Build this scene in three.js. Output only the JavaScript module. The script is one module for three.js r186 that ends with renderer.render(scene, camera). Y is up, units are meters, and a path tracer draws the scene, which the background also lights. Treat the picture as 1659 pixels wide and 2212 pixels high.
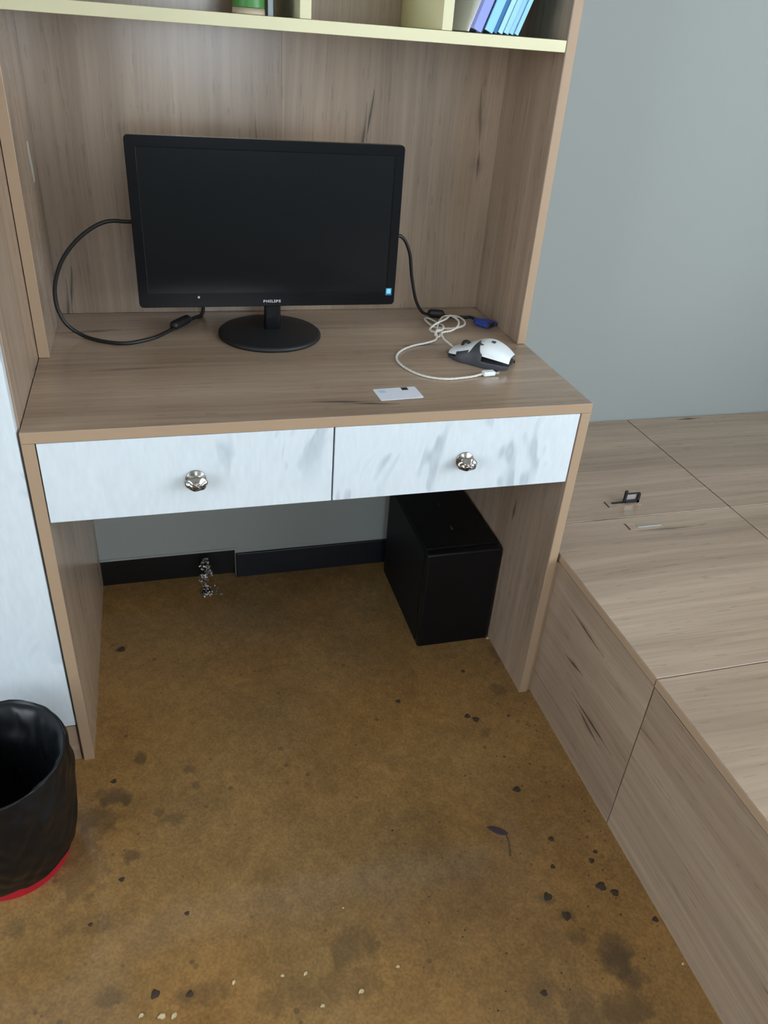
import * as THREE from 'three';
import { RoundedBoxGeometry } from 'three/addons/geometries/RoundedBoxGeometry.js';
import { mergeGeometries, mergeVertices, toCreasedNormals } from 'three/addons/utils/BufferGeometryUtils.js';
import { FontLoader } from 'three/addons/loaders/FontLoader.js';
import { TextGeometry } from 'three/addons/geometries/TextGeometry.js';

// ------------------------------------------------------------------ camera, sky, exposure
const scene = new THREE.Scene();
const camera = new THREE.PerspectiveCamera(66.97, 1659 / 2212, 0.02, 60);
camera.position.set(0.2281, 1.3674, 1.1835);
camera.quaternion.setFromRotationMatrix(new THREE.Matrix4().makeBasis(
  new THREE.Vector3(0.9628875, 0.06921682, 0.26087677),
  new THREE.Vector3(0.0827993, 0.84419942, -0.5295957),
  new THREE.Vector3(-0.25688895, 0.5315415, 0.80713797)));
camera.updateMatrixWorld();
const renderer = new THREE.WebGLRenderer({ antialias: true });
renderer.toneMapping = THREE.LinearToneMapping;
renderer.toneMappingExposure = 0.9;
renderer.shadowMap.enabled = true;
scene.background = new THREE.Color(0.82, 0.92, 1.0);          // even overcast daylight, comes in through the three windows
scene.backgroundIntensity = 9.5;

// ------------------------------------------------------------------ seeded noise
function rng(seed) { let s = seed >>> 0; return () => { s = (s + 0x6D2B79F5) | 0; let t = Math.imul(s ^ (s >>> 15), 1 | s); t = (t + Math.imul(t ^ (t >>> 7), 61 | t)) ^ t; return ((t ^ (t >>> 14)) >>> 0) / 4294967296; }; }
const rand = rng(1234567);
function hash2(x, y, s) { let h = Math.imul(x, 374761393) ^ Math.imul(y, 668265263) ^ Math.imul(s, 974634533); h = Math.imul(h ^ (h >>> 13), 1274126177); return ((h ^ (h >>> 16)) >>> 0) / 4294967296; }
// value noise that repeats every px, py cells
function vnoise(x, y, px, py, s) {
  const x0 = Math.floor(x), y0 = Math.floor(y), fx = x - x0, fy = y - y0;
  const u = fx * fx * (3 - 2 * fx), v = fy * fy * (3 - 2 * fy);
  const X0 = ((x0 % px) + px) % px, X1 = (X0 + 1) % px, Y0 = ((y0 % py) + py) % py, Y1 = (Y0 + 1) % py;
  const a = hash2(X0, Y0, s), b = hash2(X1, Y0, s), c = hash2(X0, Y1, s), d = hash2(X1, Y1, s);
  return a + (b - a) * u + (c - a) * v + (a - b - c + d) * u * v;
}
const smooth = (a, b, x) => { const t = Math.min(1, Math.max(0, (x - a) / (b - a))); return t * t * (3 - 2 * t); };
function dataTexture(w, h, fn, srgb = true) {
  const d = new Uint8Array(w * h * 4), o = [0, 0, 0];
  for (let j = 0; j < h; j++) for (let i = 0; i < w; i++) {
    fn((i + 0.5) / w, (j + 0.5) / h, o);
    const k = (j * w + i) * 4;
    d[k] = Math.max(0, Math.min(255, o[0])); d[k + 1] = Math.max(0, Math.min(255, o[1])); d[k + 2] = Math.max(0, Math.min(255, o[2])); d[k + 3] = 255;
  }
  const t = new THREE.DataTexture(d, w, h, THREE.RGBAFormat);
  t.wrapS = t.wrapT = THREE.RepeatWrapping; t.magFilter = THREE.LinearFilter; t.minFilter = THREE.LinearMipmapLinearFilter; t.generateMipmaps = true;
  if (srgb) t.colorSpace = THREE.SRGBColorSpace;
  t.needsUpdate = true; return t;
}
// oak laminate: u runs across the grain (1.2 m), v along it (2.4 m)
function woodTexture(seed, dark, light) {
  const r = rng(seed), cracks = [];
  for (let i = 0; i < 24; i++) cracks.push([r(), r(), 0.010 + r() * 0.022, 0.001 + r() * 0.0016, 0.15 + r() * 0.4, (r() - 0.5) * 0.012]);
  return dataTexture(1024, 2048, (u, v, o) => {
    const wob = (vnoise(u * 8, v * 6, 8, 6, seed) - 0.5) * 0.02;
    const x = u + wob;
    let n = 0.34 * vnoise(x * 9, v * 1, 9, 1, seed + 1) + 0.26 * vnoise(x * 26, v * 3, 26, 3, seed + 2) + 0.22 * vnoise(x * 90, v * 7, 90, 7, seed + 3) + 0.18 * vnoise(x * 300, v * 22, 300, 22, seed + 4);
    n = (n - 0.5) * 1.2 + 0.5;
    let k = 0;
    for (const c of cracks) {
      let dv = v - c[1]; dv -= Math.round(dv);
      if (Math.abs(dv) > c[2] * 1.6) continue;
      let du = x - c[0] - c[5] * Math.sin(dv * 60); du -= Math.round(du);
      const q = (dv / c[2]) ** 2;
      if (q > 2.4) continue;
      const wd = c[3] * Math.exp(-q * 1.2) * (0.7 + 0.6 * vnoise(u * 200, v * 160, 200, 160, seed + 6));
      const core = Math.exp(-((du / wd) ** 2)) * c[4], halo = Math.exp(-((du / (wd * 4)) ** 2)) * c[4] * 0.35 * Math.exp(-q);
      k = Math.max(k, core + halo);
    }
    const pore = vnoise(x * 420, v * 60, 420, 60, seed + 9) > 0.86 ? 0.07 : 0;
    for (let c = 0; c < 3; c++) o[c] = (dark[c] + (light[c] - dark[c]) * n) * (1 - Math.min(0.72, k) - pore);
  });
}
const woodMap = woodTexture(11, [130, 109, 92], [184, 161, 139]);
// white-washed board: u across (1 m), v along the vertical grain (1 m)
const whiteMap = dataTexture(1024, 1024, (u, v, o) => {
  const wob = (vnoise(u * 10, v * 9, 10, 9, 40) - 0.5) * 0.05;
  const a = vnoise((u + wob) * 24, v * 8, 24, 8, 41), b = vnoise((u + wob) * 96, v * 30, 96, 30, 42), c = vnoise(u * 240, v * 60, 240, 60, 43), e = vnoise(u * 6, v * 5, 6, 5, 44);
  const m = smooth(0.57, 0.84, a * 0.5 + b * 0.5) * smooth(0.28, 0.60, e) * (0.55 + 0.45 * c);
  const g = (c - 0.5) * 5 + (b - 0.5) * 5;
  o[0] = 212 + g - 42 * m; o[1] = 219 + g - 39 * m; o[2] = 224 + g - 37 * m;
});

// ------------------------------------------------------------------ materials
const std = (p) => new THREE.MeshStandardMaterial(p);
const phys = (p) => new THREE.MeshPhysicalMaterial(p);
const M = {
  wood: phys({ map: woodMap, roughness: 0.22, ior: 1.7 }),
  edge: std({ color: '#a68b71', roughness: 0.5 }),
  cream: std({ color: '#d9d3ae', roughness: 0.5 }),
  white: phys({ map: whiteMap, roughness: 0.45 }),
  whiteEdge: std({ color: '#e4e7e8', roughness: 0.45 }),
  wall: std({ color: '#9b9f9c', roughness: 0.9 }),
  ceiling: std({ color: '#c4c5c2', roughness: 0.95 }),
  skirting: phys({ color: '#191c24', roughness: 0.35 }),
  dark: std({ color: '#15171a', roughness: 0.7 }),
  gap: std({ color: '#2a2520', roughness: 0.9 }),
  plasticBlack: phys({ color: '#0f1013', roughness: 0.2, specularIntensity: 0.4 }),
  plasticMatt: phys({ color: '#191a1c', roughness: 0.55 }),
  screen: phys({ color: '#0f1114', roughness: 0.16, specularIntensity: 0.6 }),
  cable: std({ color: '#141214', roughness: 0.5 }),
  nickel: std({ color: '#9a958e', roughness: 0.24, metalness: 1 }),
  nickelDark: std({ color: '#5d5a57', roughness: 0.35, metalness: 1 }),
  mouseWhite: phys({ color: '#dfe3e4', roughness: 0.35 }),
  mouseGrip: std({ color: '#3a3b41', roughness: 0.5 }),
  braid: std({ color: '#cfc9bf', roughness: 0.8 }),
  blue: phys({ color: '#24408f', roughness: 0.4 }),
  caseBlack: phys({ color: '#0c0d10', roughness: 0.55, specularIntensity: 0.5 }),
  bag: phys({ color: '#0b0c10', roughness: 0.36, specularIntensity: 0.7 }),
  red: phys({ color: '#b3122a', roughness: 0.4 }),
  print: std({ color: '#c9cbd0', roughness: 0.5 }),
};

// ------------------------------------------------------------------ helpers
const used = new Map();
function numbered(name) { const n = used.get(name) ?? 0; used.set(name, n + 1); return n ? `${name}_${String(n).padStart(3, '0')}` : name; }
function shade(o) { o.traverse((c) => { if (c.isMesh) { c.castShadow = true; c.receiveShadow = true; } }); return o; }
function part(name, geo, mat, parent, label) {
  const m = new THREE.Mesh(geo, mat); m.name = name; m.castShadow = m.receiveShadow = true;
  if (label) m.userData.label = label;
  parent.add(m); return m;
}
function thing(name, label, category, pos = [0, 0, 0], group) {
  const g = new THREE.Group(); g.name = numbered(name); g.position.set(...pos); g.userData = { label, category };
  if (group) g.userData.group = group;
  scene.add(g); return g;
}
function solo(name, geo, mat, label, category, group) {
  const m = part(numbered(name), geo, mat, scene); m.userData = { label, category };
  if (group) m.userData.group = group;
  return m;
}
function struct(name, geo, mat, label, parent = scene) {
  const m = part(name, geo, mat, parent);
  if (parent === scene) { m.userData = { kind: 'structure' }; if (label) m.userData.label = label; }
  return m;
}
// chamfered board between two corners, uv in metres with the grain along axis g (0 x, 1 y, 2 z)
let boardCount = 0;
function board(lo, hi, g = 0, ch = 0.0012, uvw = 1.2, uvl = 2.4, off) {
  const s = [hi[0] - lo[0], hi[1] - lo[1], hi[2] - lo[2]], c = [(lo[0] + hi[0]) / 2, (lo[1] + hi[1]) / 2, (lo[2] + hi[2]) / 2];
  const e = Math.min(ch, ...s.map((v) => v * 0.4));
  let geo = new RoundedBoxGeometry(s[0], s[1], s[2], 1, e); if (geo.index) geo = geo.toNonIndexed();
  geo.translate(...c);
  const p = geo.attributes.position, uv = new Float32Array(p.count * 2), r = rng(7000 + boardCount++ * 77);
  const ou = off ? off[0] : r(), ov = off ? off[1] : r();
  const A = new THREE.Vector3(), B = new THREE.Vector3(), C = new THREE.Vector3();
  for (let i = 0; i < p.count; i += 3) {
    A.fromBufferAttribute(p, i); B.fromBufferAttribute(p, i + 1); C.fromBufferAttribute(p, i + 2);
    const n = B.clone().sub(A).cross(C.clone().sub(A)); const an = [Math.abs(n.x), Math.abs(n.y), Math.abs(n.z)];
    const ax = an.indexOf(Math.max(...an));
    let along, across;
    if (ax === g) { const r2 = [0, 1, 2].filter((k) => k !== g); across = r2[0]; along = r2[1]; } else { along = g; across = 3 - g - ax; }
    [A, B, C].forEach((v, k) => { uv[(i + k) * 2] = v.getComponent(across) / uvw + ou; uv[(i + k) * 2 + 1] = v.getComponent(along) / uvl + ov; });
  }
  geo.setAttribute('uv', new THREE.BufferAttribute(uv, 2));
  return geo;
}
const box = (lo, hi, ch = 0.001) => board(lo, hi, 0, ch);
const rbox = (w, h, d, r, seg = 3) => new RoundedBoxGeometry(w, h, d, seg, r);
function tube(points, r, seg = 80, rad = 8) { return new THREE.TubeGeometry(new THREE.CatmullRomCurve3(points.map((p) => new THREE.Vector3(...p)), false, 'centripetal'), seg, r, rad, false); }
const merge = (list) => mergeGeometries(list.map((g) => { const q = g.index ? g.toNonIndexed() : g; for (const k of Object.keys(q.attributes)) if (!['position', 'normal', 'uv'].includes(k)) q.deleteAttribute(k); return q; }));

// ------------------------------------------------------------------ the room
const T = 0.02, WATER = 0.04, DESK = 0.792, PT = 0.438, BACK = -0.61;
const RX0 = -1.7, RX1 = 2.6, RZ = 3.0, RH = 2.7;
struct('floor', box([RX0 - 0.12, -0.1, BACK - 0.3], [RX1 + 0.12, 0, RZ + 0.12]), std({ color: '#6d5737', roughness: 0.9 }), 'room floor under the muddy floodwater');
struct('ceiling', box([RX0 - 0.12, RH, BACK - 0.12], [RX1 + 0.12, RH + 0.1, RZ + 0.12]), M.ceiling);
// back wall with the broken-out opening low under the desk
const HX0 = 0.0205, HX1 = 0.370, HY1 = 0.129, LOW = -0.576;   // the wall stands further out below the drawers
struct('wall_back', merge([
  box([RX0, 0, BACK - 0.12], [HX0, RH, BACK]), box([HX1, 0, BACK - 0.12], [RX1, RH, BACK]), box([HX0, HY1, BACK - 0.12], [HX1, RH, BACK]),
]), M.wall, 'pale grey painted wall behind the desk and the platform');
struct('wall_back_lower', merge([box([T + 0.0005, HY1, BACK], [0.9795, 0.615, LOW], 0.0005), box([HX1, 0, BACK], [0.9795, HY1, LOW], 0.0005)]), M.wall, 'pale wall face under the desk drawers');
struct('trim_1', merge([
  box([HX0, HY1, LOW], [HX1 + 0.008, HY1 + 0.006, LOW + 0.004])]), M.wall, 'thin painted lip round the low wall opening');
struct('trim_2', merge([box([HX0, 0, BACK + 0.004], [HX1, HY1, LOW - 0.014])]), phys({ color: '#0b0c0f', roughness: 0.3 }), 'wet black backing inside the low wall opening');
struct('baseboard_back', box([HX1 + 0.002, 0, LOW], [0.9795, 0.118, LOW + 0.008], 0.003), M.skirting, 'black skirting along the wall under the desk');
// right wall with window_1, front wall behind the viewer with window_2
const W1 = { z0: 0.5, z1: 2.75, y0: 0.7, y1: 2.5 }, W2 = { x0: 0.2, x1: 0.95, y0: 1.0, y1: 2.45 }, W3 = { z0: 0.75, z1: 2.1, y0: 0.6, y1: 2.35 };
struct('wall_left', merge([
  box([RX0 - 0.12, 0, BACK - 0.12], [RX0, RH, W3.z0]), box([RX0 - 0.12, 0, W3.z1], [RX0, RH, RZ + 0.12]),
  box([RX0 - 0.12, 0, W3.z0], [RX0, W3.y0, W3.z1]), box([RX0 - 0.12, W3.y1, W3.z0], [RX0, RH, W3.z1])]), M.wall);
struct('wall_right', merge([
  box([RX1, 0, BACK - 0.12], [RX1 + 0.12, RH, W1.z0]), box([RX1, 0, W1.z1], [RX1 + 0.12, RH, RZ + 0.12]),
  box([RX1, 0, W1.z0], [RX1 + 0.12, W1.y0, W1.z1]), box([RX1, W1.y1, W1.z0], [RX1 + 0.12, RH, W1.z1])]), M.wall);
struct('wall_front', merge([
  box([RX0, 0, RZ], [W2.x0, RH, RZ + 0.12]), box([W2.x1, 0, RZ], [RX1, RH, RZ + 0.12]),
  box([W2.x0, 0, RZ], [W2.x1, W2.y0, RZ + 0.12]), box([W2.x0, W2.y1, RZ], [W2.x1, RH, RZ + 0.12])]), M.wall);
function frameX(x, y0, y1, z0, z1) { const t = 0.05, zm = (z0 + z1) / 2; return merge([box([x, y0, z0], [x + 0.05, y0 + t, z1]), box([x, y1 - t, z0], [x + 0.05, y1, z1]), box([x, y0, z0], [x + 0.05, y1, z0 + t]), box([x, y0, z1 - t], [x + 0.05, y1, z1]), box([x, y0, zm - 0.03], [x + 0.05, y1, zm + 0.03])]); }
struct('window_1', frameX(RX1 + 0.04, W1.y0, W1.y1, W1.z0, W1.z1), M.whiteEdge);
struct('window_3', frameX(RX0 - 0.09, W3.y0, W3.y1, W3.z0, W3.z1), M.whiteEdge);
{ const t = 0.05, z = RZ + 0.04, xm = (W2.x0 + W2.x1) / 2;
  struct('window_2', merge([box([W2.x0, W2.y0, z], [W2.x1, W2.y0 + t, z + 0.05]), box([W2.x0, W2.y1 - t, z], [W2.x1, W2.y1, z + 0.05]), box([W2.x0, W2.y0, z], [W2.x0 + t, W2.y1, z + 0.05]), box([W2.x1 - t, W2.y0, z], [W2.x1, W2.y1, z + 0.05]), box([xm - 0.03, W2.y0, z], [xm + 0.03, W2.y1, z + 0.05])]), M.whiteEdge); }

// ------------------------------------------------------------------ desk
{
  const d = thing('desk', 'wood grain built-in desk with two white drawers standing in floodwater', 'desk', [0, 0, 0]);
  part('desktop', board([0.0005, DESK - 0.019, BACK + 0.012], [0.9995, DESK, 0], 0, 0.0015, 1.2, 2.4, [0.13, 0.31]), M.wood, d);
  part('side_panel', board([0, 0, BACK + 0.012], [T, DESK - 0.0195, 0], 1, 0.0012, 5.5, 9, [0.36, 0.4]), M.wood, d);
  part('side_panel', board([1 - T, 0, BACK + 0.012], [1, DESK - 0.0195, 0], 1, 0.0012, 1.2, 2.4, [0.62, 0.17]), M.wood, d);
  part('edge_band', board([0.0005, DESK - 0.019, 0], [0.9995, DESK - 0.0006, 0.0012], 0, 0.0005), M.edge, d, 'tan edge band along the desktop front');
  for (const x of [0, 1 - T]) part('edge_band', board([x + 0.0004, 0, 0], [x + T - 0.0004, DESK - 0.0195, 0.0012], 1, 0.0005), M.edge, d, 'tan edge band on the side panel front');
  for (const [x0, x1, kx, seed] of [[0.0215, 0.5015, 0.263, 1], [0.5045, 0.9785, 0.754, 2]]) {
    const dr = part('drawer', merge([board([x0, 0.6225, -0.018], [x1, 0.7715, -0.0005], 1, 0.0012, 1, 1, [0.11 * seed, 0.4 * seed])]), M.white, d, 'white-washed drawer front with grey grain smudges');
    part('drawer_box', merge([box([x0 + 0.012, 0.634, -0.48], [x1 - 0.012, 0.642, -0.018]), box([x0 + 0.006, 0.632, -0.48], [x0 + 0.018, 0.75, -0.018]), box([x1 - 0.018, 0.632, -0.48], [x1 - 0.006, 0.75, -0.018]), box([x0 + 0.006, 0.632, -0.492], [x1 - 0.006, 0.75, -0.48])]), M.edge, dr);
    // antique nickel knob: flared rose, stem and a lobed flower head
    const pr = [[0, 0], [0.0165, 0], [0.0175, 0.0015], [0.0165, 0.0035], [0.010, 0.0055], [0.0065, 0.009], [0.0075, 0.013], [0.0155, 0.0155], [0.0185, 0.0175], [0.0185, 0.0195], [0.0150, 0.0225], [0.0115, 0.0235], [0.0105, 0.0262], [0.006, 0.0285], [0, 0.029]].map((p) => new THREE.Vector2(...p));
    const kg = new THREE.LatheGeometry(pr, 48), kp = kg.attributes.position;
    for (let i = 0; i < kp.count; i++) {
      const x = kp.getX(i), y = kp.getY(i), z = kp.getZ(i), a = Math.atan2(z, x);
      if (y > 0.0135) { const f = 1 + 0.045 * Math.cos(3 * a + seed * 2) + 0.02 * Math.cos(7 * a + seed); kp.setXYZ(i, x * f * 1.02, y + 0.0010 * Math.cos(6 * a + seed) * smooth(0.002, 0.01, Math.hypot(x, z)), z * f * 0.76); }
    }
    kg.computeVertexNormals(); kg.rotateX(Math.PI / 2); kg.translate(kx, 0.689, -0.0004);
    part('knob', kg, M.nickel, dr, 'nickel flower knob');
  }
}

// ------------------------------------------------------------------ shelf unit on the desk
const HZ = -0.316, HB = -0.574, SH = 1.347, HTOP = 2.2;
{
  const h = thing('shelf_unit', 'tall wood grain shelf unit with cream shelves standing on the desk', 'shelf', [0, DESK, 0]);
  const P = (n, g, m, l) => { g.translate(0, -DESK, 0); return part(n, g, m, h, l); };
  P('side_panel', board([0.0005, DESK + 0.0005, BACK + 0.012], [T, HTOP, HZ], 1, 0.0012, 1.2, 2.4, [0.4, 0.6]), M.wood);
  P('side_panel', board([1 - T, DESK + 0.0005, BACK + 0.012], [0.9995, HTOP, HZ], 1, 0.0012, 1.2, 2.4, [0.83, 0.66]), M.wood);
  for (const x of [0, 1 - T]) P('edge_band', board([x + 0.0009, DESK + 0.001, HZ], [x + T - 0.0006, HTOP, HZ + 0.0012], 1, 0.0005), M.edge, 'tan edge band on the shelf side front');
  P('back_panel', board([T, DESK + 0.0005, HB - 0.018], [0.4999, HTOP, HB], 1, 0.0003, 1.2, 2.4, [0.05, 0.2]), M.wood);
  P('back_panel', board([0.5001, DESK + 0.0005, HB - 0.018], [1 - T, HTOP, HB], 1, 0.0003, 1.2, 2.4, [0.52, 0.05]), M.wood);
  P('shelf', board([T + 0.0005, SH, HB + 0.0005], [1 - T - 0.0005, SH + 0.019, HZ - 0.0002], 0, 0.001), M.cream, 'cream shelf board');
  for (const x of [0.490, 0.7385]) P('divider', board([x, SH + 0.0195, HB + 0.0005], [x + 0.0193, SH + 0.36, HZ - 0.0002], 1, 0.001), M.cream, 'cream upright divider');
  P('shelf', board([T + 0.0005, SH + 0.3605, HB + 0.0005], [1 - T - 0.0005, SH + 0.38, HZ - 0.0002], 0, 0.001), M.cream, 'cream shelf board');
  P('top_panel', board([T, HTOP - 0.02, HB], [1 - T, HTOP - 0.0005, HZ - 0.0002], 0), M.wood);
  // torn strip of laminate on the left side panel by the back
  const chip = new THREE.Shape([[-0.0035, 0.036], [0.001, 0.034], [0.003, 0.01], [0.0065, -0.01], [0.006, -0.036], [0.001, -0.037], [-0.002, -0.008], [-0.005, 0.012]].map((p) => new THREE.Vector2(...p)));
  const cg = new THREE.ExtrudeGeometry(chip, { depth: 0.0006, bevelEnabled: false }); cg.scale(2.4, 1, 1); cg.rotateY(Math.PI / 2); cg.translate(T, 1.108, -0.487);
  P('chipped_patch', cg, std({ color: '#b9b6b0', roughness: 0.8 }), 'bare pale chip in the left side panel');
}
// books leaning against the right side of the shelf
{
  const y0 = SH + 0.0195, lean = 0.375;                       // tan of the lean
  const a = Math.atan(lean), list = [
    [0.0035, '#eef0f4', '#eef0f4', 'thin white booklet, leftmost of the leaning books on the shelf'],
    [0.0175, '#8f9be0', '#8f9be0', 'lavender book leaning on the shelf beside the white booklet'],
    [0.0035, '#10284a', '#10284a', 'thin navy booklet leaning between the lavender and light blue books'],
    [0.0165, '#8dcdf0', '#9ad6f0', 'light blue book leaning just right of the thin navy booklet'],
    [0.0085, '#1f6aa5', '#1f6aa5', 'strong blue book leaning in the middle of the light blue ones'],
    [0.0095, '#a6d8ee', '#a6d8ee', 'pale blue book leaning just right of the strong blue one'],
    [0.0105, '#97cdea', '#97cdea', 'pale blue book, third from the right of the leaning books'],
    [0.0095, '#8fc4ea', '#8fc4ea', 'sky blue book, second from the right of the leaning books'],
    [0.0085, '#93cdf0', '#93cdf0', 'sky blue book with white cover, rightmost of the leaning books'],
  ];
  let x = 0.7925 - 0.0005;
  list.forEach(([w, cover, spine, label], i) => {
    const H = [0.25, 0.255, 0.25, 0.258, 0.255, 0.26, 0.258, 0.26, 0.262][i], D = 0.185, zf = HZ - 0.006 - [0.012, 0, 0.004, 0, 0.003, 0.001, 0, 0.002, 0][i];
    x += w / Math.cos(a);
    const b = thing('book', label, 'book', [x - w * Math.cos(a), y0, zf]);
    const m = std({ color: cover, roughness: 0.45 }), t = w > 0.006 ? 0.0009 : 0.0006;
    const off = w - 0.0005;
    const bx = (lo, hi) => box(lo, hi, 0.0004);
    b.rotation.z = -a;
    part('cover', merge([bx([0, 0, -D], [t, H, 0]), bx([off - t, 0, -D], [off, H, 0]), bx([0, 0, -0.0012], [off, H, 0])]), i === 8 ? m : m, b);
    part('pages', bx([t, 0.002, -D + 0.003], [off - t, H - 0.002, -0.0012]), std({ color: '#e8e6de', roughness: 0.9 }), b);
    b.position.y += 0.0006 + w * Math.sin(a);
  });
}
{
  const g = thing('canister', 'green canister with a beige base standing on the left of the shelf', 'canister', [0.410, SH + 0.0192, HZ - 0.032]);
  const body = new THREE.LatheGeometry([[0, 0.009], [0.0255, 0.009], [0.0265, 0.0105], [0.0275, 0.1], [0.026, 0.102], [0, 0.102]].map((p) => new THREE.Vector2(...p)), 40);
  const base = new THREE.LatheGeometry([[0, 0], [0.0262, 0], [0.0272, 0.001], [0.0266, 0.0092], [0, 0.0092]].map((p) => new THREE.Vector2(...p)), 40);
  part('body', body, phys({ color: '#3f7d38', roughness: 0.4 }), g);
  part('base', base, std({ color: '#b5a58d', roughness: 0.6 }), g, 'beige base');
  const f = thing('folder', 'slim grey folder standing upright right of the green canister', 'folder', [0.4405, SH + 0.0192, HZ - 0.022]);
  part('cover', merge([box([0, 0, -0.2], [0.001, 0.24, 0], 0.0004), box([0.008, 0, -0.2], [0.009, 0.24, 0], 0.0004), box([0, 0, -0.001], [0.009, 0.24, 0], 0.0004)]), std({ color: '#8b9498', roughness: 0.4 }), f);
  part('pages', box([0.001, 0.002, -0.198], [0.008, 0.236, -0.001], 0.0004), std({ color: '#d8d8d2', roughness: 0.9 }), f);
}

// ------------------------------------------------------------------ wardrobe on the left
{
  const w = thing('wardrobe', 'white-washed wardrobe with a wood grain side left of the desk', 'wardrobe', [-0.45, 0, 0]);
  const P = (n, g, m, l) => { g.translate(0.45, 0, 0); return part(n, g, m, w, l); };
  P('side_panel', board([-0.022, 0, BACK + 0.012], [-0.0004, 2.3, -0.021], 1, 0.001, 1.2, 2.4, [0.3, 0.9]), M.wood);
  P('side_panel', board([-0.98, 0, BACK + 0.012], [-0.962, 2.3, -0.021], 1), M.wood);
  P('door', board([-0.4895, 0.142, -0.0195], [-0.0035, 2.29, -0.001], 1, 0.0012, 1, 1, [0.77, 0.35]), M.white, 'white-washed door with grey smudges');
  P('door', board([-0.98, 0.142, -0.0195], [-0.4925, 2.29, -0.001], 1, 0.0012, 1, 1), M.white);
  P('plinth', board([-0.98, 0, -0.03], [-0.0045, 0.136, -0.004], 0), M.wood, 'wood grain plinth board');
  P('top_panel', board([-0.962, 2.28, BACK + 0.012], [-0.022, 2.299, -0.021], 0), M.wood);
  P('back_panel', board([-0.962, 0.0, BACK + 0.012], [-0.022, 2.28, BACK + 0.018], 1), M.wood);
}

// ------------------------------------------------------------------ storage platform on the right
const PX = 1.009;
{
  const p = thing('storage_platform', 'wood grain storage platform with lift-up lids right of the desk', 'platform bed', [PX, 0, 0]);
  const P = (n, g, m, l) => { g.translate(-PX, 0, 0); return part(n, g, m, p, l); };
  const zs = [BACK + 0.004, -0.117, 0.373, 0.863, 1.353, 1.85], xs = [PX, 1.52, 2.03, RX1 - 0.004], gp = 0.0013;
  P('carcass', box([PX + 0.022, 0, zs[0]], [xs[3], PT - 0.0195, zs[5] - 0.022]), M.gap);
  P('filler_strip', board([1.0012, 0, BACK + 0.012], [PX - 0.0004, PT - 0.0195, -0.003], 1, 0.0006), M.edge, 'narrow filler strip beside the desk');
  for (let i = 0; i < 3; i++) for (let j = 0; j < 5; j++) {
    const l = P('lid', board([xs[i] + (i ? gp : -0.0004), PT - 0.018, zs[j] + (j ? gp : 0)], [xs[i + 1] - gp, PT, zs[j + 1] - gp], 0, 0.001, 1.2, 2.4, [[0.2, 0.47, 0.71, 0.11, 0.9][j], 0.13 + i * 0.29 + j * 0.17]), M.wood);
    if (i === 0 && (j === 0 || j === 1)) {
      // flush pull: slim plate with end caps; the rear one is flipped up
      const cz = j === 0 ? -0.176 : -0.079, x0 = 1.213, x1 = j === 0 ? 1.302 : 1.303;
      const tr = (g) => { g.translate(-PX, 0, 0); return g; };
      const pull = part('pull', tr(box([x0, PT, cz - 0.013], [x1, PT + 0.0008, cz + 0.013], 0.0003)), M.wood, l, 'flush finger pull');
      part('end_line', tr(box([x0, PT + 0.0008, cz - 0.012], [x0 + 0.0022, PT + 0.0014, cz + 0.013], 0.0003)), M.gap, pull);
      if (j === 1) part('plate', tr(rbox(0.062, 0.001, 0.012, 0.0004, 2).translate(1.268, PT + 0.0012, cz + 0.001)), std({ color: '#b9b4ac', roughness: 0.3, metalness: 0.8 }), pull, 'satin metal plate');
      else {
        part('slot', tr(box([1.229, PT + 0.0008, cz - 0.006], [1.258, PT + 0.0022, cz + 0.001], 0.0003)), M.dark, pull, 'open black slot');
        const fx = 1.262, fw = 0.038, fh = 0.028, cw = 0.0075;
        part('flap', tr(merge([box([fx, PT + 0.001, cz - 0.004], [fx + fw, PT + 0.001 + cw, cz + 0.003], 0.0008), box([fx - 0.004, PT + 0.001, cz - 0.004], [fx + 0.003, PT + fh + 0.006, cz + 0.001], 0.0008), box([fx + fw - cw, PT + 0.001, cz - 0.004], [fx + fw, PT + fh - 0.004, cz + 0.003], 0.0008), box([fx, PT + fh - 0.004, cz - 0.004], [fx + fw, PT + fh - 0.002, cz + 0.001], 0.0005)])), M.dark, pull, 'flipped-up black flap frame');
        part('flap_plate', tr(box([fx + 0.003, PT + 0.006, cz - 0.004], [fx + fw - cw, PT + fh - 0.003, cz - 0.001], 0.0005)), std({ color: '#a79c98', roughness: 0.35, metalness: 0.5 }), pull, 'pale plate in the raised flap');
      }
    }
  }
  for (let j = 0; j < 5; j++) {
    const z0 = j ? zs[j] + gp : zs[0], z1 = zs[j + 1] - gp;
    P('front_panel', board([PX, 0, j === 0 ? z0 : (j === 1 ? -0.1155 : z0)], [PX + 0.018, PT - 0.0205, z1], 2, 0.001, 1.2, 2.4, [[0.1, 0.36, 0.58, 0.8, 0.2][j], 0.2 + j * 0.23]), M.wood);
    if (j) P('edge_band', box([PX - 0.0014, PT - 0.0172, z0], [PX - 0.0004, PT - 0.0008, z1], 0.0004), M.edge, 'tan edge band of the lid');
  }
  P('end_panel', board([PX, 0, 1.8495], [xs[3], PT - 0.0205, 1.868], 0), M.wood);
}

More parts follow.
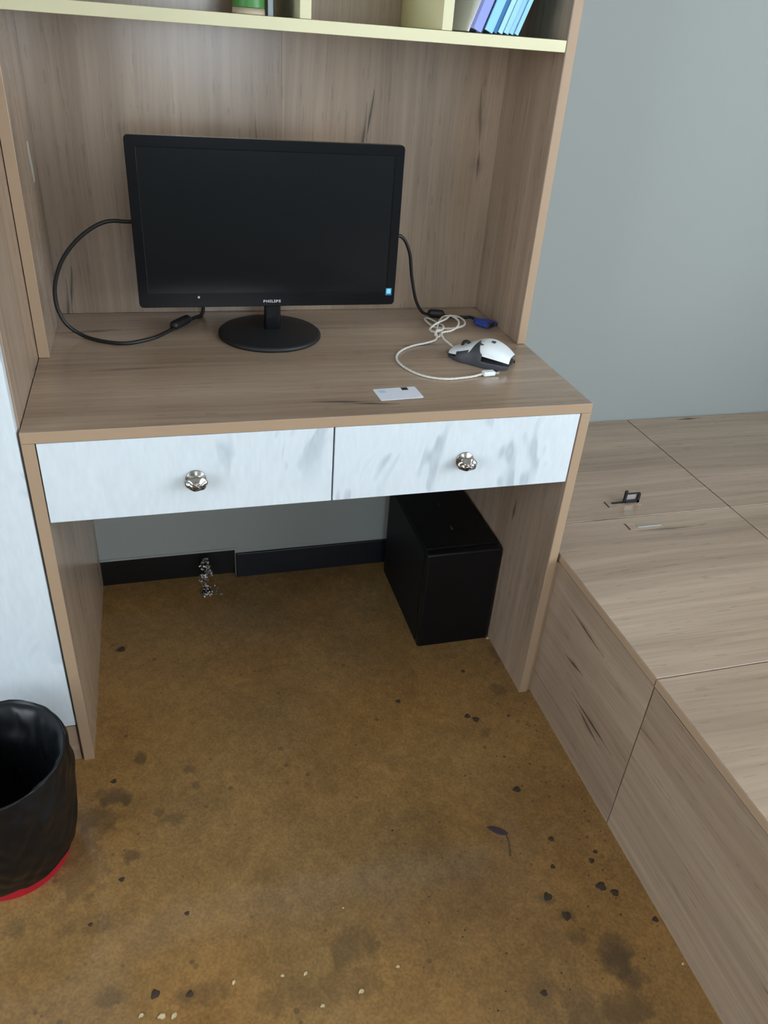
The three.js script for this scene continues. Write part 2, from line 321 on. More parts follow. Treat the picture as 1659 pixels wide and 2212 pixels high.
// ------------------------------------------------------------------ monitor
{
  const m = thing('monitor', 'black flat monitor on a round black foot on the desk', 'monitor', [0.449, DESK, -0.41]);
  const cx = 0, W = 0.515, H = 0.306, cy = 0.2285, zf = 0.036;
  const head = new THREE.Group();
  const P = (n, g, mat, l, par = m) => part(n, g, mat, par, l);
  const rr = (w, h, r) => { const s = new THREE.Shape(), x = -w / 2, y = -h / 2; s.moveTo(x + r, y); s.lineTo(x + w - r, y); s.quadraticCurveTo(x + w, y, x + w, y + r); s.lineTo(x + w, y + h - r); s.quadraticCurveTo(x + w, y + h, x + w - r, y + h); s.lineTo(x + r, y + h); s.quadraticCurveTo(x, y + h, x, y + h - r); s.lineTo(x, y + r); s.quadraticCurveTo(x, y, x + r, y); return s; };
  const fs = rr(W, H, 0.008), hole = rr(W - 0.034, H - 0.042, 0.002);
  fs.holes.push(new THREE.Path(hole.getPoints(4).map((q) => new THREE.Vector2(q.x, q.y + 0.004))));
  const fg = new THREE.ExtrudeGeometry(fs, { depth: 0.012, bevelEnabled: true, bevelSize: 0.0012, bevelThickness: 0.0012, bevelSegments: 2, curveSegments: 6 });
  fg.translate(cx, cy, zf - 0.0132);
  P('bezel', fg, M.plasticBlack, 'glossy black bezel');
  P('screen', box([-W / 2 + 0.014, cy - H / 2 + 0.02, zf - 0.008], [W / 2 - 0.014, cy + H / 2 - 0.012, zf - 0.0014], 0.0005), M.screen, 'switched-off dark screen');
  const bs = rr(W - 0.01, H - 0.01, 0.012);
  const bg = new THREE.ExtrudeGeometry(bs, { depth: 0.012, bevelEnabled: true, bevelSize: -0.0, bevelThickness: 0.006, bevelSegments: 2 }); bg.translate(cx, cy, zf - 0.0325);
  P('back_shell', merge([bg, rbox(0.3, 0.2, 0.03, 0.012).translate(0, cy - 0.01, zf - 0.047)]), M.plasticMatt);
  P('neck', merge([rbox(0.034, 0.115, 0.020, 0.005).translate(0.005, 0.062, 0.0), rbox(0.06, 0.05, 0.02, 0.005).translate(0.005, 0.112, -0.012)]), M.plasticBlack, 'short black neck');
  const base = new THREE.LatheGeometry([[0, 0], [0.105, 0], [0.108, 0.003], [0.1075, 0.007], [0.103, 0.0105], [0.06, 0.0145], [0, 0.0165]].map((q) => new THREE.Vector2(...q)), 72);
  base.translate(0, 0, -0.002);
  P('base', base, M.plasticMatt, 'round black foot');
  const font = await new FontLoader().loadAsync('fonts/droid/droid_sans_bold.typeface.json');
  const tg = new TextGeometry('PHILIPS', { font, size: 0.0052, depth: 0.0004, curveSegments: 4 });
  tg.computeBoundingBox(); const tw = tg.boundingBox.max.x; tg.scale(0.036 / tw, 1, 1); tg.translate(-0.0185, cy - H / 2 + 0.0068, zf - 0.0001);
  P('brand_lettering', tg, M.print, 'pale brand lettering');
  P('power_mark', new THREE.CylinderGeometry(0.0022, 0.0022, 0.0006, 16).rotateX(Math.PI / 2).translate(-0.145, cy - H / 2 + 0.019, zf + 0.0002), M.print, 'small pale dot');
  const st = P('sticker', box([0.2385, cy - H / 2 + 0.019, zf], [0.2515, cy - H / 2 + 0.034, zf + 0.0004], 0.0001), std({ color: '#1d6f93', roughness: 0.4 }), 'small cyan energy sticker');
  P('sticker_print', box([0.2405, cy - H / 2 + 0.0225, zf + 0.0003], [0.2495, cy - H / 2 + 0.0325, zf + 0.0007], 0.0001), std({ color: '#8fd4e6', roughness: 0.4 }), undefined, st);
}
// power cord looping out on the left of the monitor
{
  const y = DESK + 0.005;
  const c = thing('power_cord', 'black power cord looping out left of the monitor', 'cable', [0.15, DESK, -0.42]);
  const rel = (g) => g.translate(-0.15, -DESK, 0.42);
  part('cord', rel(tube([[0.30, 1.005, -0.438], [0.24, 1.014, -0.438], [0.186, 1.016, -0.43], [0.144, 1.017, -0.424], [0.101, 0.995, -0.42], [0.060, 0.952, -0.42], [0.038, 0.904, -0.42], [0.0335, 0.86, -0.42], [0.046, 0.822, -0.42], [0.072, y + 0.004, -0.415], [0.106, y, -0.390], [0.155, y, -0.370], [0.209, y, -0.396], [0.240, y, -0.434], [0.257, y + 0.001, -0.456], [0.299, y + 0.001, -0.516], [0.318, y, -0.545], [0.322, 0.86, -0.535], [0.325, 0.90, -0.45]], 0.0038, 160, 8)), M.cable, c);
  const g = new THREE.CapsuleGeometry(0.0098, 0.045, 6, 12); g.rotateX(Math.PI / 2); g.rotateY(Math.atan2(-(0.299 - 0.243), 0.516 - 0.440)); g.translate(0.268, DESK + 0.0105, -0.474);
  part('inline_connector', rel(g), M.cable, c, 'thicker inline connector');
}
// video cable on the right
{
  const y = DESK + 0.005;
  const c = thing('video_cable', 'black video cable with a blue plug right of the monitor', 'cable', [0.86, DESK, -0.49]);
  const rel = (g) => g.translate(-0.86, -DESK, 0.49);
  part('cord', rel(tube([[0.66, 0.985, -0.437], [0.70, 0.990, -0.437], [0.734, 0.99, -0.444], [0.757, 0.958, -0.452], [0.771, 0.900, -0.46], [0.790, 0.842, -0.47], [0.812, 0.812, -0.485], [0.835, y + 0.003, -0.505], [0.855, y + 0.003, -0.507], [0.885, y, -0.495], [0.916, y, -0.486], [0.930, y + 0.003, -0.478], [0.939, y + 0.003, -0.457]], 0.0037, 120, 8)), M.cable, c);
  part('ferrite_core', rel(new THREE.CapsuleGeometry(0.0095, 0.022, 6, 14).rotateZ(Math.PI / 2).rotateY(-0.3).translate(0.853, DESK + 0.0097, -0.504)), M.cable, c, 'thick black ferrite core');
  const pl = new THREE.Group();
  const body = merge([rbox(0.032, 0.014, 0.030, 0.005).translate(0, 0, 0), rbox(0.018, 0.011, 0.014, 0.004).translate(-0.020, 0, 0), new THREE.CylinderGeometry(0.0042, 0.0042, 0.034, 10).rotateZ(Math.PI / 2).translate(0.004, 0, 0.0165), new THREE.CylinderGeometry(0.0042, 0.0042, 0.034, 10).rotateZ(Math.PI / 2).translate(0.004, 0, -0.0165)]);
  body.rotateY(-1.0); body.translate(0.9500, DESK + 0.0078, -0.436);
  const plug = part('plug', rel(body), M.blue, c, 'blue video plug');
  const sh = rbox(0.006, 0.009, 0.022, 0.002); sh.translate(0.018, 0, 0); sh.rotateY(-1.0); sh.translate(0.9500, DESK + 0.0078, -0.436);
  part('shell', rel(sh), M.nickelDark, plug);
}
// ------------------------------------------------------------------ mouse with its braided cable
{
  const mo = thing('mouse', 'white gaming mouse with dark thumb grip and braided cable on the desk', 'mouse', [0.862, DESK, -0.230]);
  mo.rotation.y = 0;
  const fwd = new THREE.Vector2(-0.74, -0.67).normalize();      // towards its buttons
  const ang = Math.atan2(-fwd.y, fwd.x);                       // local +x is forward
  const L = 0.066, HW = 0.044, HH = 0.043;
  // body surface: rows along the length, ring across
  const heightAt = (t) => HH * Math.pow(Math.max(0, Math.sin(Math.PI * (0.10 + 0.82 * t))), 0.55) * (0.62 + 0.42 * smooth(0.95, 0.35, t));
  const halfW = (t) => HW * Math.pow(Math.max(0, Math.sin(Math.PI * (0.07 + 0.86 * t))), 0.45) * (1 - 0.13 * Math.exp(-(((t - 0.58) / 0.17) ** 2)));
  function shell(y0f, y1f, grow, ta = 0, tb = 1, a0 = 0, a1 = Math.PI, cut = null) {
    const N = 40, K = 28, pos = [], idx = [];
    for (let i = 0; i <= N; i++) {
      const t = ta + (tb - ta) * i / N, x = -L + 2 * L * t, w = halfW(t) * grow, h = heightAt(t) * grow;
      for (let k = 0; k <= K; k++) {
        const lo = cut ? cut(t) : a0, a = lo + (a1 - lo) * k / K, ca = Math.cos(a), sa = Math.sin(a);
        const zz = Math.sign(ca) * Math.pow(Math.abs(ca), 0.6) * w, yy = Math.pow(sa, 0.75) * h;
        pos.push(x, 0.0015 + Math.max(y0f * h, Math.min(y1f * h, yy)), zz);
      }
    }
    for (let i = 0; i < N; i++) for (let k = 0; k < K; k++) { const a = i * (K + 1) + k, b = a + K + 1; idx.push(a, a + 1, b, b, a + 1, b + 1); }
    const g = new THREE.BufferGeometry(); g.setAttribute('position', new THREE.Float32BufferAttribute(pos, 3)); g.setAttribute('uv', new THREE.Float32BufferAttribute(new Float32Array(pos.length / 3 * 2), 2)); g.setIndex(idx); g.computeVertexNormals(); return g;
  }
  const place = (g) => g.rotateY(ang);
  part('skirt', place(shell(0, 0.27, 1.02)), M.mouseGrip, mo, 'dark lower rim');
  part('top_shell', place(shell(0, 1, 1, 0, 1, 0.42, Math.PI - 0.42)), M.mouseWhite, mo, 'white palm shell and buttons');
  // thumb grip wraps up on the left flank (local z side facing the viewer)
  part('thumb_grip', place(shell(0, 1, 1.03, 0.40, 0.66, 0, Math.PI, (t) => Math.PI - 0.5 - 1.05 * Math.exp(-(((t - 0.53) / 0.06) ** 2)))), M.mouseGrip, mo, 'dark wedge-shaped thumb grip');
  part('side_button', place(shell(0, 1, 1.04, 0.64, 0.84, 0, Math.PI - 0.05, () => Math.PI - 0.75)), M.mouseGrip, mo, 'dark side button');
  part('scroll_wheel', place(new THREE.TorusGeometry(0.0085, 0.0032, 10, 24).scale(1, 1, 1.3).translate(0.036, 0.0245, 0)), M.plasticMatt, mo, 'dark scroll wheel');
  part('mark', place(merge([box([-0.026, 0.0425, -0.006], [-0.018, 0.0462, -0.0035], 0.0003), box([-0.026, 0.0425, 0.000], [-0.018, 0.0462, 0.0025], 0.0003), box([-0.0235, 0.0425, -0.0055], [-0.0205, 0.0461, 0.002], 0.0003)])), M.mouseGrip, mo, 'small dark emblem');
  part('mark', place(rbox(0.011, 0.002, 0.007, 0.0008).translate(-0.004, 0.0418, -0.021)), M.mouseGrip, mo, 'small dark patch');
  const rel = (g) => g.translate(-0.862, -DESK, 0.230);
  const y = DESK + 0.0026;
  const loop = [[0.833, y + 0.002, -0.149], [0.812, y, -0.143], [0.785, y, -0.1375], [0.758, y, -0.135], [0.735, y, -0.140], [0.712, y, -0.155], [0.695, y, -0.180], [0.684, y, -0.215], [0.683, y, -0.245], [0.694, y, -0.275], [0.715, y, -0.300], [0.745, y, -0.320], [0.775, y, -0.332], [0.800, y + 0.002, -0.345],
    [0.815, y + 0.006, -0.385], [0.834, y + 0.010, -0.430], [0.862, y + 0.012, -0.468], [0.888, y + 0.013, -0.464], [0.898, y + 0.012, -0.440], [0.890, y + 0.010, -0.412], [0.868, y + 0.008, -0.400], [0.842, y + 0.006, -0.402], [0.822, y + 0.004, -0.420], [0.818, y + 0.002, -0.455], [0.822, y, -0.490], [0.828, y, -0.492],
    [0.840, y + 0.002, -0.455], [0.838, y + 0.010, -0.410], [0.822, y + 0.014, -0.372], [0.805, y + 0.012, -0.365], [0.800, y + 0.010, -0.388], [0.818, y + 0.016, -0.405], [0.850, y + 0.018, -0.430], [0.872, y + 0.017, -0.455], [0.880, y + 0.016, -0.430], [0.868, y + 0.014, -0.395], [0.845, y + 0.012, -0.372], [0.815, y + 0.014, -0.352], [0.812, y + 0.010, -0.328], [0.814, y + 0.010, -0.300], [0.817, y + 0.010, -0.272]];
  // braid: slightly beaded sweep
  const bg = tube(loop, 0.0023, 520, 8), bp = bg.attributes.position, bn = bg.attributes.normal;
  for (let i = 0; i < bp.count; i++) { const ring = Math.floor(i / 9), k = i % 9; const f = 0.00035 * Math.sin(ring * 1.35 + k * 1.57); bp.setXYZ(i, bp.getX(i) + bn.getX(i) * f, bp.getY(i) + bn.getY(i) * f, bp.getZ(i) + bn.getZ(i) * f); }
  part('cable', rel(bg), M.braid, mo, 'pale braided cable');
  part('cable_tie', rel(new THREE.TorusGeometry(0.0085, 0.0018, 8, 20).scale(1, 1, 2).rotateY(0.5).translate(0.812, DESK + 0.0115, -0.366)), M.braid, mo);
  const plug = part('plug', rel(merge([rbox(0.026, 0.009, 0.014, 0.0025).rotateY(0.12).translate(0.846, DESK + 0.0052, -0.150)])), M.mouseWhite, mo, 'white cable plug');
  part('connector', rel(rbox(0.012, 0.0045, 0.011, 0.0006).rotateY(0.12).translate(0.862, DESK + 0.0052, -0.152)), M.nickel, plug);
}
// card on the desk
{
  const c = thing('card', 'white card with a small dark mark lying on the desk', 'card', [0.640, DESK, -0.0835]);
  c.rotation.y = 0.06;
  const s = new THREE.Shape(), w = 0.0835, h = 0.05, r = 0.003, x = -w / 2, y = -h / 2;
  s.moveTo(x + r, y); s.lineTo(x + w - r, y); s.quadraticCurveTo(x + w, y, x + w, y + r); s.lineTo(x + w, y + h - r); s.quadraticCurveTo(x + w, y + h, x + w - r, y + h); s.lineTo(x + r, y + h); s.quadraticCurveTo(x, y + h, x, y + h - r); s.lineTo(x, y + r); s.quadraticCurveTo(x, y, x + r, y);
  part('sheet', new THREE.ExtrudeGeometry(s, { depth: 0.0008, bevelEnabled: false }).rotateX(-Math.PI / 2), std({ color: '#d9dce6', roughness: 0.4 }), c);
  part('dark_mark', box([0.0125, 0.0007, -0.0238], [0.0250, 0.0011, -0.0120], 0.0001), std({ color: '#23292e', roughness: 0.5 }), c, 'small dark square mark');
  part('colour_mark', box([-0.033, 0.0007, -0.018], [-0.021, 0.00095, -0.006], 0.0001), std({ color: '#b3c8e2', roughness: 0.5 }), c, 'faint blue mark');
}

// ------------------------------------------------------------------ computer tower under the desk
{
  const x0 = 0.786, x1 = 0.976, z0 = -0.535, z1 = -0.2, top = 0.325, cx = (x0 + x1) / 2, cz = (z0 + z1) / 2;
  const t = thing('computer_tower', 'black computer tower standing in the water under the desk', 'computer', [cx, 0, cz]);
  const R = (g) => g.translate(-cx, 0, -cz);
  part('case', R(box([x0 + 0.002, 0.004, z0], [x1 - 0.002, top - 0.003, z1 - 0.022], 0.002)), M.caseBlack, t);
  part('side_panel', R(merge([box([x0, 0.012, z0 + 0.006], [x0 + 0.003, top - 0.008, z1 - 0.026], 0.001)])), M.caseBlack, t, 'black steel side panel');
  part('top_panel', R(merge([box([x0 + 0.004, top - 0.004, z0 + 0.004], [x1 - 0.004, top, z1 - 0.024], 0.0015)])), phys({ color: '#0d0f11', roughness: 0.5, specularIntensity: 0.5 }), t);
  const fr = new RoundedBoxGeometry(x1 - x0, top - 0.004, 0.026, 4, 0.007); fr.translate(cx, top / 2 - 0.0, z1 - 0.013);
  const fp = part('front_panel', R(fr), phys({ color: '#0b0c0f', roughness: 0.4, specularIntensity: 0.5 }), t, 'smooth black front panel');
  for (const [ya, yb] of [[0.222, 0.268], [0.05, 0.105]]) part('trim_strip', R(rbox(0.004, yb - ya, 0.004, 0.0015).translate(x0 + 0.004, (ya + yb) / 2, z1 - 0.0045)), M.nickelDark, fp, 'thin shiny strip');
  part('port', R(rbox(0.006, 0.002, 0.016, 0.0008).translate(0.879, top + 0.0004, -0.303)), M.nickel, t, 'small bright port');
  part('port', R(rbox(0.004, 0.002, 0.018, 0.0008).translate(0.883, top + 0.0004, -0.412)), M.nickelDark, t);
}

// ------------------------------------------------------------------ bin with black liner
{
  const b = thing('waste_bin', 'red waste bin lined with a black plastic bag standing in the water', 'bin', [-0.11, 0, 0.19]);
  b.rotation.y = 0.7;
  const L = (pts, seg = 64) => new THREE.LatheGeometry(pts.map((p) => new THREE.Vector2(...p)), seg);
  part('bucket', L([[0, 0], [0.090, 0], [0.093, 0.003], [0.118, 0.29], [0.115, 0.291], [0.089, 0.006], [0, 0.005]]), M.red, b, 'red bucket showing below the bag');
  // bag: inside, over the rim and hanging outside, with folds
  const prof = [[0, 0.02], [0.06, 0.022], [0.083, 0.032], [0.095, 0.12], [0.108, 0.22], [0.1165, 0.285], [0.1195, 0.2985], [0.1215, 0.301], [0.1232, 0.2975], [0.1243, 0.27], [0.1250, 0.23], [0.1225, 0.18], [0.117, 0.13], [0.111, 0.098], [0.105, 0.075], [0.1025, 0.066]];
  const cat = new THREE.SplineCurve(prof.map((p) => new THREE.Vector2(...p))).getPoints(110);
  const g = L(cat.map((p) => [Math.max(0, p.x), p.y]), 160), gp = g.attributes.position;
  for (let i = 0; i < gp.count; i++) {
    const x = gp.getX(i), y = gp.getY(i), z = gp.getZ(i), r = Math.hypot(x, z), a = Math.atan2(z, x), row = i % 111;
    if (r < 1e-5) continue;
    const s = row / 110, fold = vnoise((a / (2 * Math.PI) + 0.5) * 14 + y * 6, y * 5 + 10, 14, 99, 71) - 0.5, fine = vnoise((a / (2 * Math.PI) + 0.5) * 46 + y * 30, y * 40 + s * 9, 46, 99, 72) - 0.5, cr = vnoise((a / (2 * Math.PI) + 0.5) * 22 - y * 25, y * 22 + s * 5, 22, 99, 73);
    const outer = smooth(0.47, 0.6, s), inner = 1 - smooth(0.26, 0.41, s);
    let dr = inner * (-0.012 - 0.016 * (fold + 0.5) + 0.006 * fine) * smooth(0.02, 0.08, r) + outer * (0.006 * fold + 0.004 * fine + 0.007 * Math.abs(cr - 0.5)) + 0.002 * fine;
    if (inner > 0.5) dr = Math.min(dr, -0.004);
    if (outer > 0.5) dr = Math.max(dr, -0.002);
    const dy = outer * smooth(0.86, 1, s) * 0.02 * fold + (1 - outer) * (1 - inner) * 0.003 * fine;
    gp.setXYZ(i, x * (1 + dr / r), y + dy, z * (1 + dr / r));
  }
  g.computeVertexNormals();
  const bm = M.bag.clone(); bm.side = THREE.DoubleSide;
  part('bag', g, bm, b, 'black plastic bag folded over the rim');
}

// ------------------------------------------------------------------ floodwater
// silt cloud and settled mud, uv covers 2 m x 2 m from (-0.7, -0.75)
const WU = -0.7, WV = -0.75, WS = 2.0;
const stains = [[0.064, 0.111, 0.030, 0.021, 0.75], [0.038, 0.098, 0.018, 0.012, 0.45], [0.045, 0.118, 0.012, 0.010, 0.4], [0.022, 0.155, 0.045, 0.028, 0.5], [-0.016, 0.212, 0.05, 0.04, 0.42], [0.01, 0.26, 0.04, 0.05, 0.3], [0.113, 0.019, 0.014, 0.013, 0.55], [0.210, 0.073, 0.014, 0.012, 0.5], [0.222, 0.114, 0.010, 0.012, 0.4],
  [0.167, 0.187, 0.024, 0.016, 0.45], [0.145, 0.162, 0.010, 0.01, 0.4], [0.095, 0.246, 0.016, 0.012, 0.6], [0.455, 0.503, 0.040, 0.040, 0.42], [0.44, 0.55, 0.06, 0.03, 0.22], [0.89, 0.615, 0.030, 0.038, 0.8], [0.834, 0.574, 0.02, 0.014, 0.5], [0.90, 0.66, 0.022, 0.02, 0.6], [0.80, 0.69, 0.04, 0.04, 0.35], [0.86, 0.70, 0.05, 0.03, 0.5],
  [0.836, 0.53, 0.016, 0.014, 0.5], [0.819, 0.493, 0.014, 0.016, 0.45], [0.743, 0.643, 0.03, 0.03, 0.25], [0.853, 0.101, 0.016, 0.01, 0.35], [0.93, -0.02, 0.018, 0.02, 0.4], [0.97, -0.14, 0.016, 0.03, 0.5], [0.18, 0.514, 0.02, 0.012, 0.45], [0.057, 0.49, 0.02, 0.014, 0.4], [0.027, 0.36, 0.05, 0.016, 0.3], [-0.091, 0.344, 0.016, 0.02, 0.35], [0.63, 0.14, 0.03, 0.02, 0.15], [0.069, -0.326, 0.016, 0.010, 0.5], [0.20, 0.52, 0.05, 0.02, 0.3], [0.35, 0.56, 0.06, 0.03, 0.2]];
const specks = []; { const r = rng(505); for (let i = 0; i < 420; i++) specks.push([-0.15 + r() * 1.15, -0.5 + r() * 1.35, 0.0012 + r() * r() * 0.005, 0.15 + r() * 0.4]); }
const cells = new Map();
for (const s of specks) for (let dx = -1; dx <= 1; dx++) for (let dz = -1; dz <= 1; dz++) { const k = (Math.floor(s[0] / 0.02) + dx) + ',' + (Math.floor(s[1] / 0.02) + dz); if (!cells.has(k)) cells.set(k, []); cells.get(k).push(s); }
const waterMap = dataTexture(2048, 2048, (u, v, o) => {
  const x = WU + u * WS, z = WV + v * WS;
  const a = vnoise(u * 7, v * 7, 7, 7, 80), b = vnoise(u * 31, v * 31, 31, 31, 81), c = vnoise(u * 130, v * 130, 130, 130, 82), d = vnoise(u * 620, v * 620, 620, 620, 83), e = vnoise(u * 11, v * 11, 11, 11, 84);
  let n = 1 + (a - 0.5) * 0.16 + (b - 0.5) * 0.10 + (c - 0.5) * 0.09 + (d - 0.5) * 0.16;
  let k = 0;
  for (const s of stains) {
    const dx = x - s[0] + (b - 0.5) * 0.012, dz = z - s[1] + (c - 0.5) * 0.016 + (a - 0.5) * 0.01, q = (dx / s[2]) ** 2 + (dz / s[3]) ** 2;
    if (q < 1.7) k = Math.max(k, s[4] * 0.85 * (1 - smooth(0.1, 1.6, q + (c - 0.5) * 0.9 + (d - 0.5) * 0.3)));
  }
  const list = cells.get(Math.floor(x / 0.02) + ',' + Math.floor(z / 0.02));
  if (list) for (const s of list) { const q = ((x - s[0]) ** 2 + (z - s[1]) ** 2) / s[2] ** 2; if (q < 1.6) k = Math.max(k, s[3] * (1 - smooth(0.4, 1.5, q))); }
  const hue = (e - 0.5) * 7;
  o[0] = (131 + hue) * n * (1 - k) + 74 * k; o[1] = (100 - hue * 0.2) * n * (1 - k) + 60 * k; o[2] = (61 - hue) * n * (1 - k) + 46 * k;
});
const rippleMap = dataTexture(512, 512, (u, v, o) => { const h = 0.5 * vnoise(u * 9, v * 9, 9, 9, 90) + 0.3 * vnoise(u * 22, v * 22, 22, 22, 91) + 0.2 * vnoise(u * 50, v * 50, 50, 50, 92); o[0] = o[1] = o[2] = h * 255; }, false);
{
  const g = new THREE.PlaneGeometry(RX1 - RX0, RZ - BACK, 1, 1); g.rotateX(-Math.PI / 2);
  g.translate((RX0 + RX1) / 2, WATER, (RZ + BACK) / 2);
  const p = g.attributes.position, uv = g.attributes.uv;
  for (let i = 0; i < p.count; i++) uv.setXY(i, (p.getX(i) - WU) / WS, (p.getZ(i) - WV) / WS);
  const m = phys({ map: waterMap, roughness: 0.12, ior: 1.33, bumpMap: rippleMap, bumpScale: 0.0025 });
  const w = part('floodwater', g, m, scene);
  w.userData = { label: 'muddy brown floodwater covering the whole floor', category: 'water', kind: 'stuff' };
}

// water spurting out of the wall opening: a broken sheet of clear water with drops, and its churned ring on the flood
{
  const g = thing('water_spurt', 'glinting clear water spurting from the low wall opening under the desk', 'water', [0.288, WATER, -0.579]);
  const r = rng(99), clear = phys({ color: '#ffffff', roughness: 0.03, transmission: 1, ior: 1.33, thickness: 0.01 });
  const blob = (x, y, z, a, b, c) => { const q = mergeVertices(new THREE.IcosahedronGeometry(1, 3)), p = q.attributes.position; const s = r() * 50; for (let i = 0; i < p.count; i++) { const f = 1 + 0.35 * (vnoise(p.getX(i) * 2 + s, p.getY(i) * 2 + p.getZ(i) * 1.7 + s, 97, 97, 5) - 0.5) * 2; p.setXYZ(i, p.getX(i) * a * f, p.getY(i) * b * f, p.getZ(i) * c * f); } q.computeVertexNormals(); q.translate(x, y, z); return q; };
  const stream = [], ring = [];
  for (let i = 0; i < 34; i++) { const t = r(), w = 0.006 + 0.012 * t; stream.push(blob((r() - 0.5) * w * 2.2, 0.066 * (1 - t * t) + (r() - 0.5) * 0.006, 0.004 + 0.045 * t, 0.0022 + r() * 0.003, 0.003 + r() * 0.005, 0.002 + r() * 0.003)); }
  const froth = [];
  for (let i = 0; i < 46; i++) { const t = r(), d = i < 14; froth.push(blob(d ? (r() - 0.5) * 0.03 : (r() - 0.5) * (r() - 0.5) * 0.09, d ? 0.05 * (1 - t * t) + 0.008 : 0.002, d ? 0.012 + 0.035 * t : 0.063 + (r() - 0.5) * 0.05, 0.0008 + r() * 0.002, 0.0008 + r() * 0.0025, 0.0008 + r() * 0.0016)); }
  for (let i = 0; i < 46; i++) { const a = r() * 6.283, d = 0.004 + r() * r() * 0.045; ring.push(blob(Math.cos(a) * d * 1.1, 0.0015, 0.064 + Math.sin(a) * d * 0.8, 0.002 + r() * 0.005, 0.0012 + r() * 0.003, 0.002 + r() * 0.004)); }
  const white = phys({ color: '#e6e8e6', roughness: 0.12 });
  part('froth', merge(froth), white, g, 'white froth').userData.kind = 'stuff';
  part('stream', merge(stream), clear, g).userData.kind = 'stuff';
  part('splash_ring', merge(ring), clear, g).userData.kind = 'stuff';
}
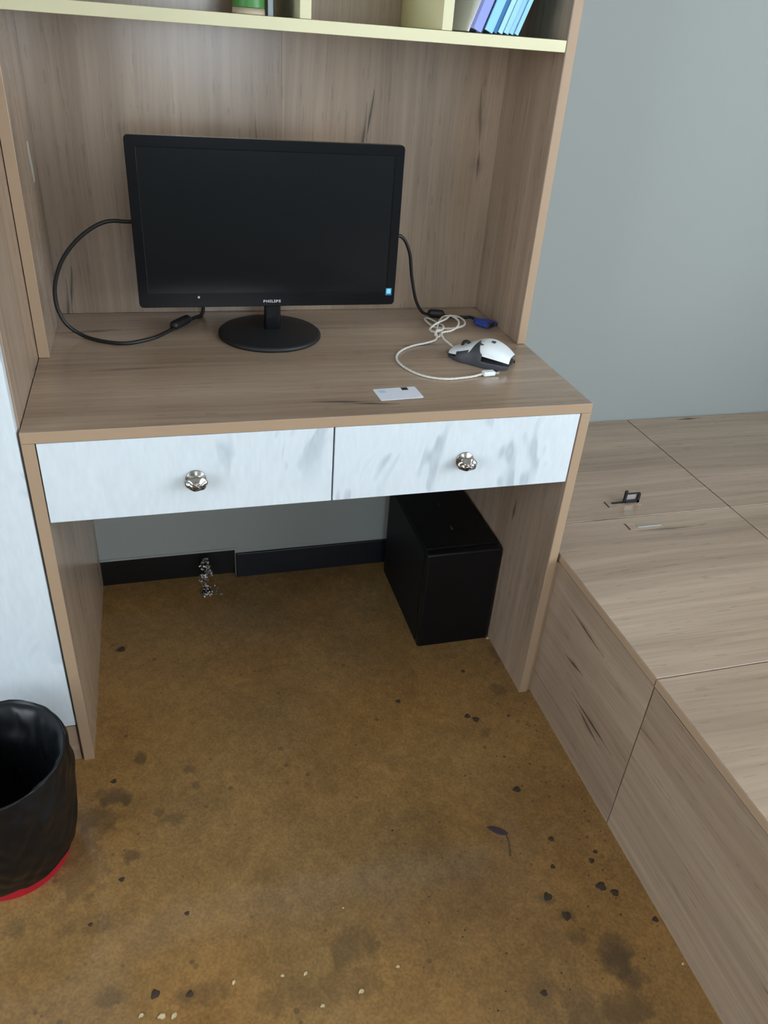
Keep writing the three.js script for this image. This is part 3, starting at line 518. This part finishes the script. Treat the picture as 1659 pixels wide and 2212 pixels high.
// a leaf, dark crumbs and pale flecks floating on the flood
{
  const leaf = thing('leaf', 'small dark drowned leaf with a thin stalk floating near the platform', 'leaf', [0.784, WATER, 0.343]);
  const sh = new THREE.Shape(); sh.moveTo(-0.018, 0.006); sh.bezierCurveTo(-0.010, 0.012, 0.010, 0.006, 0.017, -0.004); sh.bezierCurveTo(0.014, -0.011, -0.004, -0.010, -0.018, 0.006);
  const lg = new THREE.ExtrudeGeometry(sh, { depth: 0.0008, bevelEnabled: true, bevelSize: 0.0005, bevelThickness: 0.0004, bevelSegments: 1, curveSegments: 10 }); lg.rotateX(-Math.PI / 2); lg.rotateY(-0.25); lg.scale(1.12, 1, 1.12); lg.translate(0, 0.0006, 0);
  part('blade', lg, std({ color: '#3a2a33', roughness: 0.5 }), leaf);
  part('stalk', tube([[0.012, 0.001, 0.008], [0.013, 0.0012, 0.022], [0.008, 0.001, 0.04], [0.004, 0.0008, 0.056]], 0.0009, 16, 6), std({ color: '#4c3a26', roughness: 0.7 }), leaf);
  const r = rng(321);
  const lump = (a, b, c, s) => { const q = mergeVertices(new THREE.IcosahedronGeometry(1, 2)), p = q.attributes.position; for (let i = 0; i < p.count; i++) { const f = 1 + 0.9 * (vnoise(p.getX(i) * 1.6 + s, p.getZ(i) * 1.6 + p.getY(i) + s, 97, 97, 6) - 0.5); p.setXYZ(i, p.getX(i) * a * f, p.getY(i) * b * f, p.getZ(i) * c * f); } q.computeVertexNormals(); return q; };
  const crumb = std({ color: '#38291a', roughness: 0.8 });
  const proto = lump(1, 0.1, 0.75, 3.3); let first = null;
  const grit = [];
  for (const [x, z, s, ry, label] of [
    [0.686, -0.029, 0.0065, 0, 'lone dark mud crumb floating in front of the computer tower'],
    [0.830, 0.047, 0.0075, 0.4, 'left one of two neighbouring dark mud crumbs off the desk side panel'],
    [0.846, 0.060, 0.0085, -0.5, 'right, larger one of two neighbouring mud crumbs off the desk side panel'],
    [0.861, 0.259, 0.0085, 0.2, 'dark mud crumb floating just behind the drowned leaf'],
    [0.930, 0.494, 0.010, 0, 'largest mud crumb close to the platform, ahead of a smaller one'],
    [0.949, 0.511, 0.008, -0.4, 'mud crumb at the platform beside the largest one'],
    [0.822, 0.491, 0.009, 0.9, 'mud crumb in front of the drowned leaf stalk'],
    [0.840, 0.532, 0.009, 1.4, 'mud crumb behind the big purple mud stain'],
    [0.069, -0.326, 0.010, 0.4, 'dark mud crumb floating far under the desk by the left panel'],
    [0.130, 0.501, 0.008, 1.1, 'mud crumb behind the pale flecks at the lower left'],
    [0.183, 0.513, 0.006, 0.6, null], [0.743, 0.643, 0.006, 0, null], [0.881, 0.382, 0.006, 0, null], [0.938, 0.443, 0.006, 1.2, null], [0.954, 0.427, 0.0045, 0, null], [0.858, 0.438, 0.005, 0.5, null], [0.059, 0.068, 0.006, 0.3, null], [0.077, 0.289, 0.0055, 0, null], [0.186, 0.378, 0.0045, 0, null], [0.871, -0.093, 0.005, 0, null], [0.027, 0.362, 0.004, 0, null], [0.996, 0.574, 0.006, 0.2, null], [0.925, 0.065, 0.004, 0, null]]) {
    if (!label) { grit.push(proto.clone().scale(s, s * 0.9, s).rotateY(ry).translate(x, WATER + 0.0006, z)); continue; }
    const c = first ? first.clone() : (first = new THREE.Mesh(proto, crumb));
    c.castShadow = c.receiveShadow = true; c.name = numbered('mud_crumb'); c.position.set(x, WATER + 0.0006, z); c.scale.set(s, s * 0.9, s); c.rotation.y = ry;
    c.userData = { label, category: 'debris', group: 'dark mud crumbs floating on the floodwater' }; scene.add(c);
  }
  const fleck = phys({ color: '#bba57e', roughness: 0.3 }), fp = lump(1, 0.6, 0.7, 8.1); first = null;
  const foam = [];
  for (const [x, z, s, ry, label] of [
    [0.451, 0.572, 0.0052, 0.5, 'pale fleck floating in front of the round grey stain'],
    [0.140, 0.5365, 0.0065, 0.2, 'largest pale fleck at the bottom left of the picture'],
    [0.158, 0.540, 0.0055, 1.0, 'pale fleck just right of the largest one at bottom left'],
    [0.109, 0.528, 0.0045, 0.8, 'pale fleck just left of the largest one at bottom left'],
    [0.253, 0.511, 0.0045, 1.3, 'pale fleck floating alone between the two mud crumbs and the grey stain'],
    [0.331, 0.519, 0.0032, 0.1, null], [0.368, 0.524, 0.0042, 0.9, null], [0.386, 0.579, 0.004, 0.4, null], [0.453, 0.429, 0.0022, 0, null], [0.520, 0.548, 0.0035, 0.2, null], [1.000, 0.655, 0.003, 0.4, null], [0.976, -0.195, 0.004, 0.2, null]]) {
    if (!label) { foam.push(fp.clone().scale(s, s, s).rotateY(ry).translate(x, WATER + 0.0008, z)); continue; }
    const c = first ? first.clone() : (first = new THREE.Mesh(fp, fleck));
    c.castShadow = c.receiveShadow = true; c.name = numbered('foam_fleck'); c.position.set(x, WATER + 0.0008, z); c.scale.setScalar(s); c.rotation.y = ry;
    c.userData = { label, category: 'debris', group: 'pale flecks floating on the floodwater' }; scene.add(c);
  }
  part('foam_specks', merge(foam), fleck, scene).userData = { label: 'scattered tiny pale specks floating on the floodwater', category: 'debris', kind: 'stuff' };
  const tiny = [], q = rng(88); for (let i = 0; i < 130; i++) { const s = 0.0008 + q() * q() * 0.0025, e = Math.pow(q(), 1.6); tiny.push(new THREE.IcosahedronGeometry(s, 0).scale(1, 0.4, 0.8).translate(0.982 - e * 0.45 + (q() - 0.5) * 0.02, WATER + 0.0003, 0.012 + q() * 0.65)); }
  const tm = part('mud_grit', merge([...tiny, ...grit]), crumb, scene); tm.userData = { label: 'fine dark grit drifting on the floodwater along the platform', category: 'debris', kind: 'stuff' };
}

renderer.render(scene, camera);
